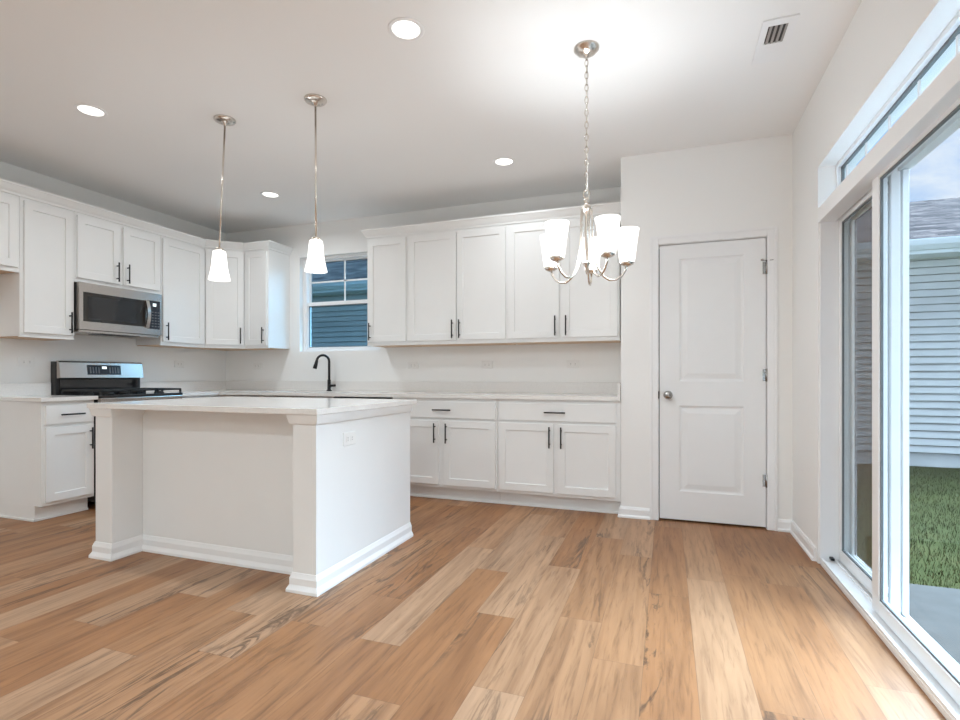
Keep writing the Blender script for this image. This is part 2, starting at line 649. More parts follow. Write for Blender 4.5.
SY0, SY1, SZ1 = 1.60, 3.46, 2.268                         # slider and transom opening
b = B()
wall_with_holes(b, 'y', YF, YB, XR, 1.0, 0, H, [(SY0, SY1, 0, SZ1)])
struct('wall_right', b, M['wall'], 'off-white right wall holding the sliding door and transom', 'wall')
b = B(); box(b, XL, 1.0, YF - 0.12, YF, 0, H)
struct('wall_front', b, M['wall'], 'off-white wall at the living end facing the kitchen', 'wall')
b = B()  # roof out of view, shaped to block sun and shade the gap between houses
ra, rb = [], []
for (y, z) in ((YF - 0.5, H + 0.14), (YB + 0.6, H + 0.14), (YB + 0.6, H + 0.30), ((YF + YB) / 2, 5.3), (YF - 0.5, H + 0.30)):
    ra.append(b.verts.new((XL - 0.55, y, z)))
    rb.append(b.verts.new((1.35, y, z)))
for j in range(5):
    b.faces.new((ra[j], rb[j], rb[(j + 1) % 5], ra[(j + 1) % 5]))
b.faces.new(ra)
b.faces.new(rb[::-1])
struct('roof', b, M['exttrim'], 'unseen pitched roof with deep eaves, added to block sun and sky', 'roof')

# ---- baseboards
BASE = [(0, 0), (0.022, 0), (0.022, 0.012), (0.013, 0.022), (0.013, 0.062), (0.007, 0.080), (0, 0.082)]


def baseboard(name, path, label):
    bm = B(); sweep(bm, path, BASE)
    struct(name, bm, M['trim'], label, 'baseboard')


# travel so that the room is on the right-hand side
baseboard('baseboard_pantry', [(-0.33, YP + 0.09), (-0.33, YP), (-0.121, YP)], 'white baseboard left of the pantry door')
baseboard('baseboard_corner', [(0.722, YP), (XR, YP), (XR, SY1 + 0.035)], 'white baseboard in the corner between pantry door and sliding door')
baseboard('baseboard_right', [(XR, SY0 - 0.035), (XR, YF)], 'white baseboard along the right wall past the sliding door')

# ---- pantry door casing and door
b = B()
CAS = 0.065
for (x0, x1, z0, z1) in ((DX0 - CAS, DX0 - 0.004, 0, DZ1 + CAS - 0.0005), (DX1 + 0.004, DX1 + CAS, 0, DZ1 + CAS - 0.0005), (DX0 - 0.004, DX1 + 0.004, DZ1 + 0.004, DZ1 + CAS - 0.0005)):
    box(b, x0, x1, YP - 0.014, YP + 0.001, z0, z1, 0.003)
for (x0, x1) in ((DX0 - CAS, DX0 - CAS + 0.018), (DX1 + CAS - 0.018, DX1 + CAS)):
    box(b, x0, x1, YP - 0.019, YP - 0.012, 0, DZ1 + CAS, 0.002)
box(b, DX0 - CAS + 0.0185, DX1 + CAS - 0.0185, YP - 0.019, YP - 0.012, DZ1 + CAS - 0.018, DZ1 + CAS, 0.002)
# jamb lining
box(b, DX0 - 0.018, DX0 - 0.001, YP, YP + 0.115, 0, DZ1 + 0.018)
box(b, DX1 + 0.001, DX1 + 0.018, YP, YP + 0.115, 0, DZ1 + 0.018)
box(b, DX0 - 0.001, DX1 + 0.001, YP, YP + 0.115, DZ1 + 0.001, DZ1 + 0.018)
struct('trim_1', b, M['trim'], 'white casing around the pantry door', 'trim')
b = B(); box(b, -0.213, 0.813, YP + 0.45, YP + 0.47, 0.0, H)
struct('wall_closet', b, M['darkroom'], 'dark closet wall behind the pantry door', 'wall')

d1 = thing('door_1', 'white two-panel pantry door with round knob', 'door', ((DX0 + DX1) / 2, YP + 0.004, 0))
d1['kind'] = 'structure'
hw = (DX1 - DX0) / 2
b = B()
x0, x1, z0, z1 = -hw + 0.004, hw - 0.004, 0.016, DZ1 - 0.004
panels = [(-0.213, 0.213, 0.225, 0.855), (-0.213, 0.213, 1.035, 1.935)]
# flat skin round two sunk panels
Xs = [x0, -0.213, 0.213, x1]
Zs = [z0, 0.225, 0.855, 1.035, 1.935, z1]
vg = [[b.verts.new((x, 0, z)) for x in Xs] for z in Zs]
for j in range(5):
    for i in range(3):
        if i == 1 and j in (1, 3):
            continue
        b.faces.new((vg[j][i], vg[j][i + 1], vg[j + 1][i + 1], vg[j + 1][i]))
for (px0, px1, pz0, pz1) in panels:
    rings = [rr(px0, px1, pz0, pz1, y, i) for y, i in ((0.0, 0.0), (0.007, 0.007), (0.009, 0.017), (0.0085, 0.022), (0.0025, 0.050), (0.0015, 0.056))]
    rect_rings(b, rings, cap_first=False)
bmesh.ops.remove_doubles(b, verts=b.verts, dist=1e-5)
# edges and back
k = [b.verts.new(p) for p in ((x0, 0.035, z0), (x1, 0.035, z0), (x1, 0.035, z1), (x0, 0.035, z1))]
b.faces.new(k)
f4 = [b.verts.new(p) for p in ((x0, 0, z0), (x1, 0, z0), (x1, 0, z1), (x0, 0, z1))]
for j in range(4):
    b.faces.new((f4[j], f4[(j + 1) % 4], k[(j + 1) % 4], k[j]))
obj('door_leaf', b, M['door'], d1)
for hz in (0.34, 1.08, 1.83):
    b = B()
    tube(b, [(hw - 0.001, -0.008, hz - 0.045), (hw - 0.001, -0.008, hz + 0.045)], 0.0065, 10)
    box(b, hw - 0.024, hw - 0.0015, -0.0025, 0.001, hz - 0.042, hz + 0.042)
    hg = obj('hinge', b, M['hinge'], d1)
    if hz > 1.5:
        b = B()
        tube(b, [(hw - 0.001, -0.010, hz + 0.050), (hw - 0.030, -0.035, hz + 0.050)], 0.004, 8)
        tube(b, [(hw - 0.001, -0.010, hz + 0.050), (hw + 0.040, -0.022, hz + 0.050)], 0.003, 8)
        lathe_closed(b, [(0.009, -0.006), (0.009, 0.006)], c=(hw - 0.032, -0.037, hz + 0.050), n=10)
        obj('hinge_pin_stop', b, M['hinge'], hg)
b = B()
kx, kz = 0.008 - (DX0 + DX1) / 2, 0.932
lathe_closed(b, [(0.032, -0.001), (0.032, 0.004), (0.026, 0.009), (0.012, 0.012), (0.010, 0.030), (0.018, 0.036), (0.026, 0.044), (0.0285, 0.054), (0.026, 0.063), (0.016, 0.070), (0.004, 0.072)], c=(kx, 0, kz), axis='Y', n=28)
obj('door_knob', b, M['hinge'], d1)
b = B(); box(b, -hw - 0.006, -hw + 0.001, -0.018, -0.001, kz - 0.028, kz + 0.028, 0.001)
obj('strike_plate', b, M['darksteel'], d1)

# ---- kitchen window (double hung) set into the back wall
w1 = thing('window_1', 'white double-hung kitchen window above the sink', 'window', ((WX0 + WX1) / 2, YB + 0.06, WZ0))
w1['kind'] = 'structure'
ww, wh = (WX1 - WX0) / 2, WZ1 - WZ0
b = B()
for q in ((-ww, -ww + 0.045, 0, wh), (ww - 0.045, ww, 0, wh), (-ww + 0.045, ww - 0.045, 0, 0.030), (-ww + 0.045, ww - 0.045, wh - 0.030, wh)):
    box(b, q[0], q[1], 0.0, 0.085, q[2], q[3], 0.002)
for s in (-1, 1):
    box(b, s * (ww - 0.045) - 0.006, s * (ww - 0.045) + 0.006, 0.015, 0.025, 0.03, wh - 0.03)
obj('window_frame', b, M['vinyl'], w1)
mid = 1.868 - WZ0


def sash(name, z0, z1, y, rail_b, rail_t, stile, muntin):
    bm = B()
    xi = ww - 0.045
    box(bm, -xi, -xi + stile, y, y + 0.03, z0, z1, 0.002)
    box(bm, xi - stile, xi, y, y + 0.03, z0, z1, 0.002)
    box(bm, -xi + stile, xi - stile, y, y + 0.03, z0, z0 + rail_b, 0.002)
    box(bm, -xi + stile, xi - stile, y, y + 0.03, z1 - rail_t, z1, 0.002)
    s = obj(name, bm, M['vinyl'], w1)
    bm = B(); box(bm, -xi + stile, xi - stile, y + 0.013, y + 0.017, z0 + rail_b, z1 - rail_t)
    obj('pane', bm, M['winpane'], s)
    bm = B()
    gx0, gx1, gz0, gz1 = -xi + stile, xi - stile, z0 + rail_b, z1 - rail_t
    for q in ((gx0, gx0 + 0.007, gz0, gz1), (gx1 - 0.007, gx1, gz0, gz1), (gx0, gx1, gz1 - 0.008, gz1), (gx0, gx1, gz0, gz0 + 0.008)):
        box(bm, q[0], q[1], y + 0.0125, y + 0.019, q[2], q[3])
    obj('glazing_seal', bm, M['gasket'], s)
    if muntin:
        bm = B()
        zc = (z0 + rail_b + z1 - rail_t) / 2
        box(bm, -0.009, 0.009, y + 0.009, y + 0.013, z0 + rail_b, z1 - rail_t)
        box(bm, -xi + stile, xi - stile, y + 0.009, y + 0.013, zc - 0.009, zc + 0.009)
        obj('muntin', bm, M['vinyl'], s)


sash('upper_sash', mid - 0.01, wh - 0.030, 0.045, 0.035, 0.014, 0.022, True)
sash('lower_sash', 0.030, mid + 0.015, 0.012, 0.018, 0.035, 0.012, False)

# ---- transom above the slider
w2 = thing('window_2', 'long narrow transom window above the sliding door', 'window', (0.90, (SY0 + SY1) / 2, 2.033))
w2['kind'] = 'structure'
sl = (SY1 - SY0) / 2
th = SZ1 - 2.033
b = B()
box(b, 0.0, 0.09, -sl, sl, 0.0, 0.022, 0.002)
box(b, 0.0, 0.09, -sl, sl, th - 0.022, th, 0.002)
box(b, 0.0, 0.09, -sl, -sl + 0.03, 0.022, th - 0.022, 0.002)
box(b, 0.0, 0.09, sl - 0.03, sl, 0.022, th - 0.022, 0.002)
obj('window_frame', b, M['vinyl'], w2)
b = B(); box(b, 0.034, 0.038, -sl + 0.03, sl - 0.03, 0.022, th - 0.022)
obj('pane', b, M['glass'], w2)
b = B()
for q in ((-sl + 0.03, sl - 0.03, 0.022, 0.030), (-sl + 0.03, sl - 0.03, th - 0.036, th - 0.022), (sl - 0.042, sl - 0.03, 0.022, th - 0.022), (-sl + 0.03, -sl + 0.042, 0.022, th - 0.022)):
    box(b, 0.020, 0.033, q[0], q[1], q[2], q[3])
obj('glazing_seal', b, M['gasket'], w2)
for i in range(5):
    yy = 3.367 - 0.288 * i - (SY0 + SY1) / 2
    b = B(); box(b, 0.029, 0.0335, yy - 0.009, yy + 0.009, 0.03, th - 0.036)
    obj('muntin', b, M['vinyl'], w2)
b = B(); box(b, XR - 0.002, 0.90, SY0, SY1, 1.948, 2.033, 0.003); box(b, 0.90, 0.99, SY0, SY1, 2.004, 2.033)
struct('trim_2', b, M['trim'], 'white header band between sliding door and transom', 'trim')

# ---- sliding glass door
d2 = thing('door_2', 'white vinyl sliding glass door to the patio', 'door', (XR, (SY0 + SY1) / 2, 0))
d2['kind'] = 'structure'
yc = (SY0 + SY1) / 2
b = B()
for s in (-1, 1):
    e0, e1 = sorted((s * sl, s * (sl - 0.012)))
    box(b, 0.008, 0.185, e0, e1, 0.0, 2.004, 0.002)
box(b, 0.045, 0.185, -sl + 0.028, sl - 0.028, 1.975, 2.004)          # head track
for x in (0.083, 0.126):
    box(b, x - 0.003, x + 0.003, -sl + 0.028, sl - 0.028, 1.955, 1.975)
obj('door_frame', b, M['vinyl'], d2)
b = B()
box(b, 0.006, 0.185, -sl + 0.028, sl - 0.028, 0.0, 0.026, 0.003)
box(b, 0.008, 0.020, -sl + 0.028, sl - 0.028, 0.026, 0.040, 0.002)
for x in (0.083, 0.126, 0.165):
    box(b, x - 0.003, x + 0.003, -sl + 0.028, sl - 0.028, 0.026, 0.036)
obj('sill_track', b, M['vinyl'], d2)


def slider_panel(name, y0, y1, x0, z0, z1, st, rl):
    bm = B()
    x1_ = x0 + 0.034
    box(bm, x0, x1_, y0, y0 + st, z0, z1, 0.003)
    box(bm, x0, x1_, y1 - st, y1, z0, z1, 0.003)
    box(bm, x0, x1_, y0 + st, y1 - st, z0, z0 + rl, 0.003)
    box(bm, x0, x1_, y0 + st, y1 - st, z1 - rl, z1, 0.003)
    p = obj(name, bm, M['vinyl'], d2)
    bm = B(); box(bm, x0 + 0.015, x0 + 0.019, y0 + st, y1 - st, z0 + rl, z1 - rl)
    obj('glass_pane', bm, M['glass'], p)
    bm = B()
    s = 0.009
    for q in ((y0 + st, y0 + st + s, z0 + rl, z1 - rl), (y1 - st - s, y1 - st, z0 + rl, z1 - rl), (y0 + st, y1 - st, z0 + rl, z0 + rl + s), (y0 + st, y1 - st, z1 - rl - s, z1 - rl)):
        box(bm, x0 + 0.006, x0 + 0.0148, q[0], q[1], q[2], q[3])
    obj('glazing_seal', bm, M['gasket'], p)
    return p


pB = slider_panel('inner_panel', SY0 + 0.03 - yc, 2.79 - yc, 0.050, 0.036, 1.995, 0.078, 0.062)
pA = slider_panel('outer_panel', 2.72 - yc, SY1 - 0.014 - yc, 0.098, 0.036, 1.995, 0.032, 0.062)
b = B()
for (ya, yb) in ((2.745, 2.795), (SY1 - 0.058, SY1 - 0.012)):
    box(b, 0.150, 0.172, ya - yc, yb - yc, 0.036, 1.97, 0.002)
box(b, 0.150, 0.172, 2.795 - yc, SY1 - 0.058 - yc, 0.036, 0.085, 0.002)
box(b, 0.150, 0.172, 2.795 - yc, SY1 - 0.058 - yc, 1.93, 1.97, 0.002)
sc = obj('screen_frame', b, M['vinyl'], d2)
b = B(); box(b, 0.160, 0.161, 2.795 - yc, SY1 - 0.058 - yc, 0.085, 1.93)
obj('insect_screen', b, M['screen'], sc)
for zz in (0.044, 1.963):
    b = B()
    box(b, 0.052, 0.070, SY1 - 0.050 - yc, SY1 - 0.0125 - yc, zz - 0.007, zz + 0.007, 0.002)
    obj('track_bumper', b, M['black'], d2)

# ------------------------------------------------------------------ outside
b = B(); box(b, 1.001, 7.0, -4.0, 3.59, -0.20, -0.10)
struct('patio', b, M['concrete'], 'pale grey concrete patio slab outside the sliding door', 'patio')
b = B(); box(b, -18, 30, -8, 30, -0.60, -0.28)
struct('ground', b, M['lawn'], 'green lawn beyond the patio up to the house', 'lawn')
b = B()
for i in range(48000):
    y = 3.62 + (9.45 - 3.62) * random.random() ** 1.3
    x = 1.05 + random.random() * 5.0
    a = random.random() * PI
    h = random.uniform(0.025, 0.055)
    w = random.uniform(0.002, 0.004)
    lx, ly = random.uniform(-0.02, 0.02), random.uniform(-0.02, 0.02)
    z = -0.285
    v = [b.verts.new(p) for p in ((x - w * math.cos(a), y - w * math.sin(a), z), (x + w * math.cos(a), y + w * math.sin(a), z), (x + lx, y + ly, z + h))]
    b.faces.new(v)
gr = obj('grass', b, M['blade'])
tag(gr, 'short green grass blades growing on the lawn outside', 'grass', kind='stuff')

HY = 9.55
hs = thing('neighbor_house', 'pale grey house with lap siding and shingled roof across the lawn', 'house', (0, HY, -0.28))
gz = 2.98 + 0.28                                             # eave height above its base
b = B()
nlap = 27
pitch = (gz - 0.28) / nlap
X0, X1 = -12.0, 12.0
box(b, X0, X1, 0.0, 0.2, 0.0, 0.20)
prev = None
for i in range(nlap):
    z = 0.20 + i * pitch
    box_pts = [(-0.026, z + 0.013), (-0.010, z + pitch), (0.05, z + pitch), (0.05, z), (0.035, z), (0.035, z + 0.013)]
    va = [b.verts.new((X0, y, zz)) for y, zz in box_pts]
    vb = [b.verts.new((X1, y, zz)) for y, zz in box_pts]
    for j in range(6):
        b.faces.new((va[j], vb[j], vb[(j + 1) % 6], va[(j + 1) % 6]))
    b.faces.new(va)
    b.faces.new(vb[::-1])
box(b, X0, X1, 0.05, 6.9, 0.0, gz)
obj('lap_siding', b, M['siding'], hs)
ridge_y, ridge_z = 3.55, 4.66 + 0.28
b = B()
uvl = b.loops.layers.uv.new('UVMap')
ey, ez = -0.42, gz + 0.06
sl_len = math.hypot(ridge_y - ey, ridge_z - ez)
quad = [(X0 - 0.3, ey, ez), (X1 + 0.3, ey, ez), (X1 + 0.3, ridge_y, ridge_z), (X0 - 0.3, ridge_y, ridge_z)]
uv = [(X0, 0), (X1, 0), (X1, sl_len), (X0, sl_len)]
top = [b.verts.new(p) for p in quad]
bot = [b.verts.new((p[0], p[1], p[2] - 0.05)) for p in quad]
back = [b.verts.new(p) for p in ((X0 - 0.3, 2 * ridge_y - ey, ez), (X1 + 0.3, 2 * ridge_y - ey, ez))]
f = b.faces.new(top)
for lp, c in zip(f.loops, uv):
    lp[uvl].uv = c
b.faces.new((bot[3], bot[2], bot[1], bot[0]))
b.faces.new((top[0], bot[0], bot[1], top[1]))
f = b.faces.new((top[3], top[2], back[1], back[0]))
for lp, c in zip(f.loops, ((X0, sl_len), (X1, sl_len), (X1, 0), (X0, 0))):
    lp[uvl].uv = c
b.faces.new((top[0], top[3], bot[3], bot[0]))
b.faces.new((top[1], bot[1], bot[2], top[2]))
me_roof = obj('roof', b, M['shingle'], hs)
b = B(); box(b, X0 - 0.3, X1 + 0.3, -0.40, -0.37, gz - 0.16, gz + 0.02); box(b, X0 - 0.3, X1 + 0.3, -0.37, 0.0, gz - 0.16, gz - 0.14)
obj('soffit', b, M['exttrim'], hs)
b = B()
gut = [(-0.40, gz - 0.11), (-0.45, gz - 0.11), (-0.50, gz - 0.05), (-0.52, gz + 0.02), (-0.52, gz + 0.035), (-0.505, gz + 0.035), (-0.49, gz - 0.04), (-0.44, gz - 0.095), (-0.40, gz - 0.095)]
va = [b.verts.new((X0 - 0.3, y, z)) for y, z in gut]
vb = [b.verts.new((X1 + 0.3, y, z)) for y, z in gut]
for j in range(len(gut)):
    b.faces.new((va[j], vb[j], vb[(j + 1) % len(gut)], va[(j + 1) % len(gut)]))
obj('gutter', b, M['exttrim'], hs)


# ------------------------------------------------------------------ cabinet pieces (local: x along the width, front faces -y, z up)
def shaker(bm, x0, x1, z0, z1, y=0.0, t=0.019, rail=0.057, deep=0.009):
    rect_rings(bm, [rr(x0, x1, z0, z1, y), rr(x0, x1, z0, z1, y - t + 0.0015), rr(x0, x1, z0, z1, y - t, 0.0015),
                    rr(x0, x1, z0, z1, y - t, rail), rr(x0, x1, z0, z1, y - t + deep, rail + 0.003)])


def slab(bm, x0, x1, z0, z1, y=0.0, t=0.019):
    rect_rings(bm, [rr(x0, x1, z0, z1, y), rr(x0, x1, z0, z1, y - t + 0.002), rr(x0, x1, z0, z1, y - t, 0.002)])


def pull(parent, x, z, vertical=True, y=-0.019, L=0.168):
    bm = B()
    h = L / 2
    yo = y - 0.030
    if vertical:
        tube(bm, [(x, yo, z - h), (x, yo, z + h)], 0.006, 10)
        for s in (-1, 1):
            tube(bm, [(x, y + 0.001, z + s * 0.055), (x, yo, z + s * 0.055)], 0.005, 8)
    else:
        tube(bm, [(x - h, yo, z), (x + h, yo, z)], 0.006, 10)
        for s in (-1, 1):
            tube(bm, [(x + s * 0.055, y + 0.001, z), (x + s * 0.055, yo, z)], 0.005, 8)
    return obj('handle', bm, M['black'], parent)


G_W, G_B = 'white shaker wall cabinets', 'white shaker base cabinets'


def wall_cabinet(label, loc, rz, w, h, depth, doors, door_z=(0.034, None), name='wall_cabinet', handle_z=0.13):
    """doors: (x0, x1, handle side) in local x; loc is the lower left corner of the front"""
    t = thing(name, label, 'cabinet', loc, rz, G_W)
    bm = B(); box(bm, 0, w, 0, depth, 0.006, h, 0.001)
    obj('body', bm, M['cabinet'], t)
    bm = B(); box(bm, 0.012, w - 0.012, 0.02, depth - 0.004, 0.0, 0.006)
    obj('bottom_panel', bm, M['maple'], t)
    bm = B(); box(bm, 0.0, w, 0.0, 0.02, 0.0, 0.006)
    obj('bottom_rail', bm, M['cabinet'], t)
    zt = door_z[1] or (h - 0.035)
    for (x0, x1, side) in doors:
        bm = B(); shaker(bm, x0, x1, door_z[0], zt)
        dd = obj('door', bm, M['cabinet'], t)
        if side:
            hx = x0 + 0.030 if side == 'l' else x1 - 0.030
            pull(dd, hx, door_z[0] + handle_z - 0.03)
    return t


UZ, UTOP = 1.366, 2.42
UH = UTOP - UZ
DB = YB - 4.40 - 0.002
DL = -4.53 - XL - 0.002
# back wall run, right of the window
wall_cabinet('single-door white wall cabinet right beside the kitchen window', (-2.745, 4.40, UZ), 0, 0.440, UH, DB, [(0.014, 0.426, 'l')])
wall_cabinet('double-door white wall cabinet in the middle of the back wall', (-2.305, 4.40, UZ), 0, 0.980, UH, DB, [(0.016, 0.498, 'r'), (0.508, 0.966, 'l')])
wall_cabinet('double-door white wall cabinet behind the chandelier, next to the pantry wall', (-1.325, 4.40, UZ), 0, 0.960, UH, DB, [(0.013, 0.463, 'r'), (0.495, 0.946, 'l')])
# left wall run
wall_cabinet('short white wall cabinet over the empty refrigerator bay at the left edge', (-4.53, 1.570, 1.842), PI / 2, 0.913, UTOP - 1.842, DL, [(0.014, 0.450, 'r'), (0.460, 0.899, 'l')])
wall_cabinet('tall single-door white wall cabinet left of the microwave', (-4.53, 2.485, UZ), PI / 2, 0.377, UH, DL, [(0.022, 0.363, 'r')])
wall_cabinet('short double-door white wall cabinet directly over the microwave', (-4.53, 2.864, 1.842), PI / 2, 0.764, UTOP - 1.842, DL, [(0.016, 0.365, 'r'), (0.398, 0.748, 'l')])
wall_cabinet('single-door white wall cabinet right of the microwave', (-4.53, 3.630, UZ), PI / 2, 0.498, UH, DL, [(0.014, 0.486, 'l')])
# diagonal corner cabinet
dg = thing('corner_cabinet', 'diagonal white corner wall cabinet behind the left pendant', 'cabinet', (-4.53, 4.130, UZ), PI / 4, G_W)
dw = 0.27 * math.sqrt(2)


def diag_poly(bm, z0, z1, ins=0.0):
    W = [(-4.53, 4.130), (-4.26, 4.400), (-4.26, YB - 0.002), (XL + 0.002, YB - 0.002), (XL + 0.002, 4.130)]
    cx, cy = -4.60, 4.47
    loc = []
    for X, Y in W:
        X += (cx - X) * ins
        Y += (cy - Y) * ins
        dx, dy = X + 4.53, Y - 4.130
        c, s = math.cos(-PI / 4), math.sin(-PI / 4)
        loc.append((dx * c - dy * s, dx * s + dy * c))
    lo = [bm.verts.new((x, y, z0)) for x, y in loc]
    hi = [bm.verts.new((x, y, z1)) for x, y in loc]
    bm.faces.new(lo[::-1])
    bm.faces.new(hi)
    for j in range(5):
        bm.faces.new((lo[j], lo[(j + 1) % 5], hi[(j + 1) % 5], hi[j]))


b = B(); diag_poly(b, 0.006, UH); obj('body', b, M['cabinet'], dg)
b = B(); diag_poly(b, 0.0, 0.006, 0.06); obj('bottom_panel', b, M['maple'], dg)
b = B(); box(b, 0.0, dw, 0.0, 0.02, 0.0, 0.006); obj('bottom_rail', b, M['cabinet'], dg)
b = B(); shaker(b, 0.012, dw - 0.012, 0.034, UH - 0.035)
dd = obj('door', b, M['cabinet'], dg)
pull(dd, dw - 0.042, 0.134)
wall_cabinet('narrow white wall cabinet left of the kitchen window, ending the corner', (-4.258, 4.40, UZ), 0, 0.313, UH, DB, [(0.014, 0.299, 'r')])

# crown moulding
CROWN = [(0, UTOP - 0.012), (0.010, UTOP - 0.012), (0.012, UTOP + 0.004), (0.022, UTOP + 0.018), (0.040, UTOP + 0.050), (0.046, UTOP + 0.056), (0.046, UTOP + 0.070), (0, UTOP + 0.070)]
b = B(); sweep(b, [(-4.53, 1.570), (-4.53, 4.130), (-4.26, 4.400), (-3.945, 4.400), (-3.945, YB - 0.002)], CROWN)
# closing board behind the moulding
tag(obj('crown_moulding', b, M['cabinet']), 'white crown moulding along the left wall cabinets and corner', 'moulding')
b = B(); sweep(b, [(-2.745, YB - 0.002), (-2.745, 4.400), (-0.332, 4.400)], CROWN)
tag(obj('crown_moulding', b, M['cabinet']), 'white crown moulding over the cabinets right of the window', 'moulding')


def base_cabinet(label, loc, rz, w, depth, fronts, toe=0.075, end_l=False, shoe=True, name='base_cabinet', h=0.884):
    """fronts: ('drawer'|'door'|'false', x0, x1, z0, z1, handle)"""
    t = thing(name, label, 'cabinet', loc, rz, G_B)
    bm = B()
    box(bm, 0, w, 0, depth, 0.114, h, 0.001)
    obj('body', bm, M['cabinet'], t)
    bm = B(); box(bm, 0.0, w, toe, depth, 0.0, 0.114)
    if shoe:
        box(bm, -0.0 if not end_l else -0.01, w, toe - 0.012, toe, 0.0, 0.016, 0.002)
        if end_l:
            box(bm, -0.012, 0.0, toe - 0.012, depth, 0.0, 0.016, 0.002)
    obj('toe_kick', bm, M['cabinet'], t)
    for (kind, x0, x1, z0, z1, hd) in fronts:
        bm = B()
        if kind == 'door':
            shaker(bm, x0, x1, z0, z1)
            dd = obj('door', bm, M['cabinet'], t)
            if hd:
                pull(dd, x0 + 0.030 if hd == 'l' else x1 - 0.030, z1 - 0.105)
        else:
            slab(bm, x0, x1, z0, z1)
            dd = obj('drawer' if kind == 'drawer' else 'false_front', bm, M['cabinet'], t)
            if hd:
                pull(dd, (x0 + x1) / 2, (z0 + z1) / 2, vertical=False)
    return t


DZ0, DZ1_, DRZ0, DRZ1 = 0.141, 0.690, 0.713, 0.853
FY = 4.105
DBB = YB - FY - 0.002
base_cabinet('white base cabinet with one drawer over two doors, beside the dishwasher', (-2.300, FY, 0), 0, 0.980, DBB,
             [('drawer', 0.016, 0.966, DRZ0, DRZ1, 1), ('door', 0.016, 0.452, DZ0, DZ1_, 'r'), ('door', 0.500, 0.966, DZ0, DZ1_, 'l')])
base_cabinet('white base cabinet with one drawer over two doors, against the pantry wall', (-1.318, FY, 0), 0, 0.986, DBB,
             [('drawer', 0.016, 0.952, DRZ0, DRZ1, 1), ('door', 0.016, 0.470, DZ0, DZ1_, 'r'), ('door', 0.504, 0.952, DZ0, DZ1_, 'l')])
base_cabinet('white double-door sink base cabinet under the kitchen window', (-3.840, FY, 0), 0, 0.918, DBB,
             [('false', 0.016, 0.902, DRZ0, DRZ1, 0), ('door', 0.016, 0.452, DZ0, DZ1_, 'r'), ('door', 0.466, 0.902, DZ0, DZ1_, 'l')], name='sink_cabinet', h=0.66)
base_cabinet('white corner base cabinet between the range and the sink', (-4.31, 3.634, 0), PI / 2, 1.093, -4.31 - XL - 0.002,
             [('drawer', 0.016, 0.412, DRZ0, DRZ1, 1), ('door', 0.016, 0.412, DZ0, DZ1_, 'l')])
bl = base_cabinet('single-door white base cabinet left of the range, beside the refrigerator bay', (-4.31, 2.500, 0), PI / 2, 0.372, -4.31 - XL - 0.002,
                  [('drawer', 0.022, 0.361, DRZ0, DRZ1, 1), ('door', 0.022, 0.361, DZ0, DZ1_, 'r')], end_l=True)

# dishwasher
dw_ = thing('dishwasher', 'stainless dishwasher with black control strip between sink and drawers', 'dishwasher', (-2.918, FY, 0))
b = B(); box(b, 0, 0.614, 0.0, DBB, 0.10, 0.868); obj('body', b, M['darksteel'], dw_)
b = B(); box(b, 0.006, 0.608, -0.022, 0.0, 0.115, 0.80, 0.004); obj('door', b, M['steel'], dw_)
b = B(); box(b, 0.006, 0.608, -0.022, 0.0, 0.803, 0.878, 0.003); obj('control_panel', b, M['blackglass'], dw_)
b = B()
tube(b, [(0.06, -0.055, 0.76), (0.554, -0.055, 0.76)], 0.009, 12)
for x in (0.09, 0.524):
    tube(b, [(x, -0.021, 0.76), (x, -0.055, 0.76)], 0.007, 10)
obj('handle', b, M['steel'], dw_)
b = B(); box(b, 0.0, 0.614, 0.06, 0.09, 0.0, 0.10); obj('toe_kick', b, M['black'], dw_)

# ------------------------------------------------------------------ countertops
CZ0, CZ1 = 0.8845, 0.914
SKX0, SKX1, SKY0, SKY1 = -3.72, -2.98, 4.20, 4.56


def slabs(bm, rects, z0=CZ0, z1=CZ1):
    for q in rects:
        box(bm, q[0], q[1], q[2], q[3], z0, z1)
    bmesh.ops.remove_doubles(bm, verts=bm.verts, dist=1e-5)


ct = thing('countertop', 'white quartz L-shaped countertop along the back wall under the window', 'countertop', (-3.3, 4.40, CZ0))
b = B()
CF = FY - 0.030
slabs(b, [(XL + 0.002, -4.275, 3.632, CF), (XL + 0.002, -4.275, CF, YB - 0.002), (-4.275, SKX0, CF, YB - 0.002), (SKX1, -0.332, CF, YB - 0.002), (SKX0, SKX1, CF, SKY0), (SKX0, SKX1, SKY1, YB - 0.002)])
o = obj('worktop', b, M['quartz']); o.parent = ct; o.matrix_parent_inverse = Matrix.Translation(ct.location).inverted()
b = B()
box(b, XL + 0.022, -0.352, YB - 0.022, YB - 0.002, CZ1, CZ1 + 0.102, 0.0015)
box(b, XL + 0.002, XL + 0.022, 3.632, YB - 0.002, CZ1, CZ1 + 0.102, 0.0015)
box(b, -0.352, -0.332, CF + 0.006, YB - 0.002, CZ1, CZ1 + 0.102, 0.0015)
o = obj('backsplash', b, M['quartz']); o.parent = ct; o.matrix_parent_inverse = Matrix.Translation(ct.location).inverted()
ct2 = thing('countertop', 'small white quartz countertop left of the range', 'countertop', (-4.6, 2.71, CZ0))
b = B(); box(b, XL + 0.002, -4.275, 2.480, 2.883, CZ0, CZ1, 0.0015)
o = obj('worktop', b, M['quartz']); o.parent = ct2; o.matrix_parent_inverse = Matrix.Translation(ct2.location).inverted()
b = B(); box(b, XL + 0.002, XL + 0.022, 2.480, 2.880, CZ1, CZ1 + 0.102, 0.0015)
o = obj('backsplash', b, M['quartz']); o.parent = ct2; o.matrix_parent_inverse = Matrix.Translation(ct2.location).inverted()

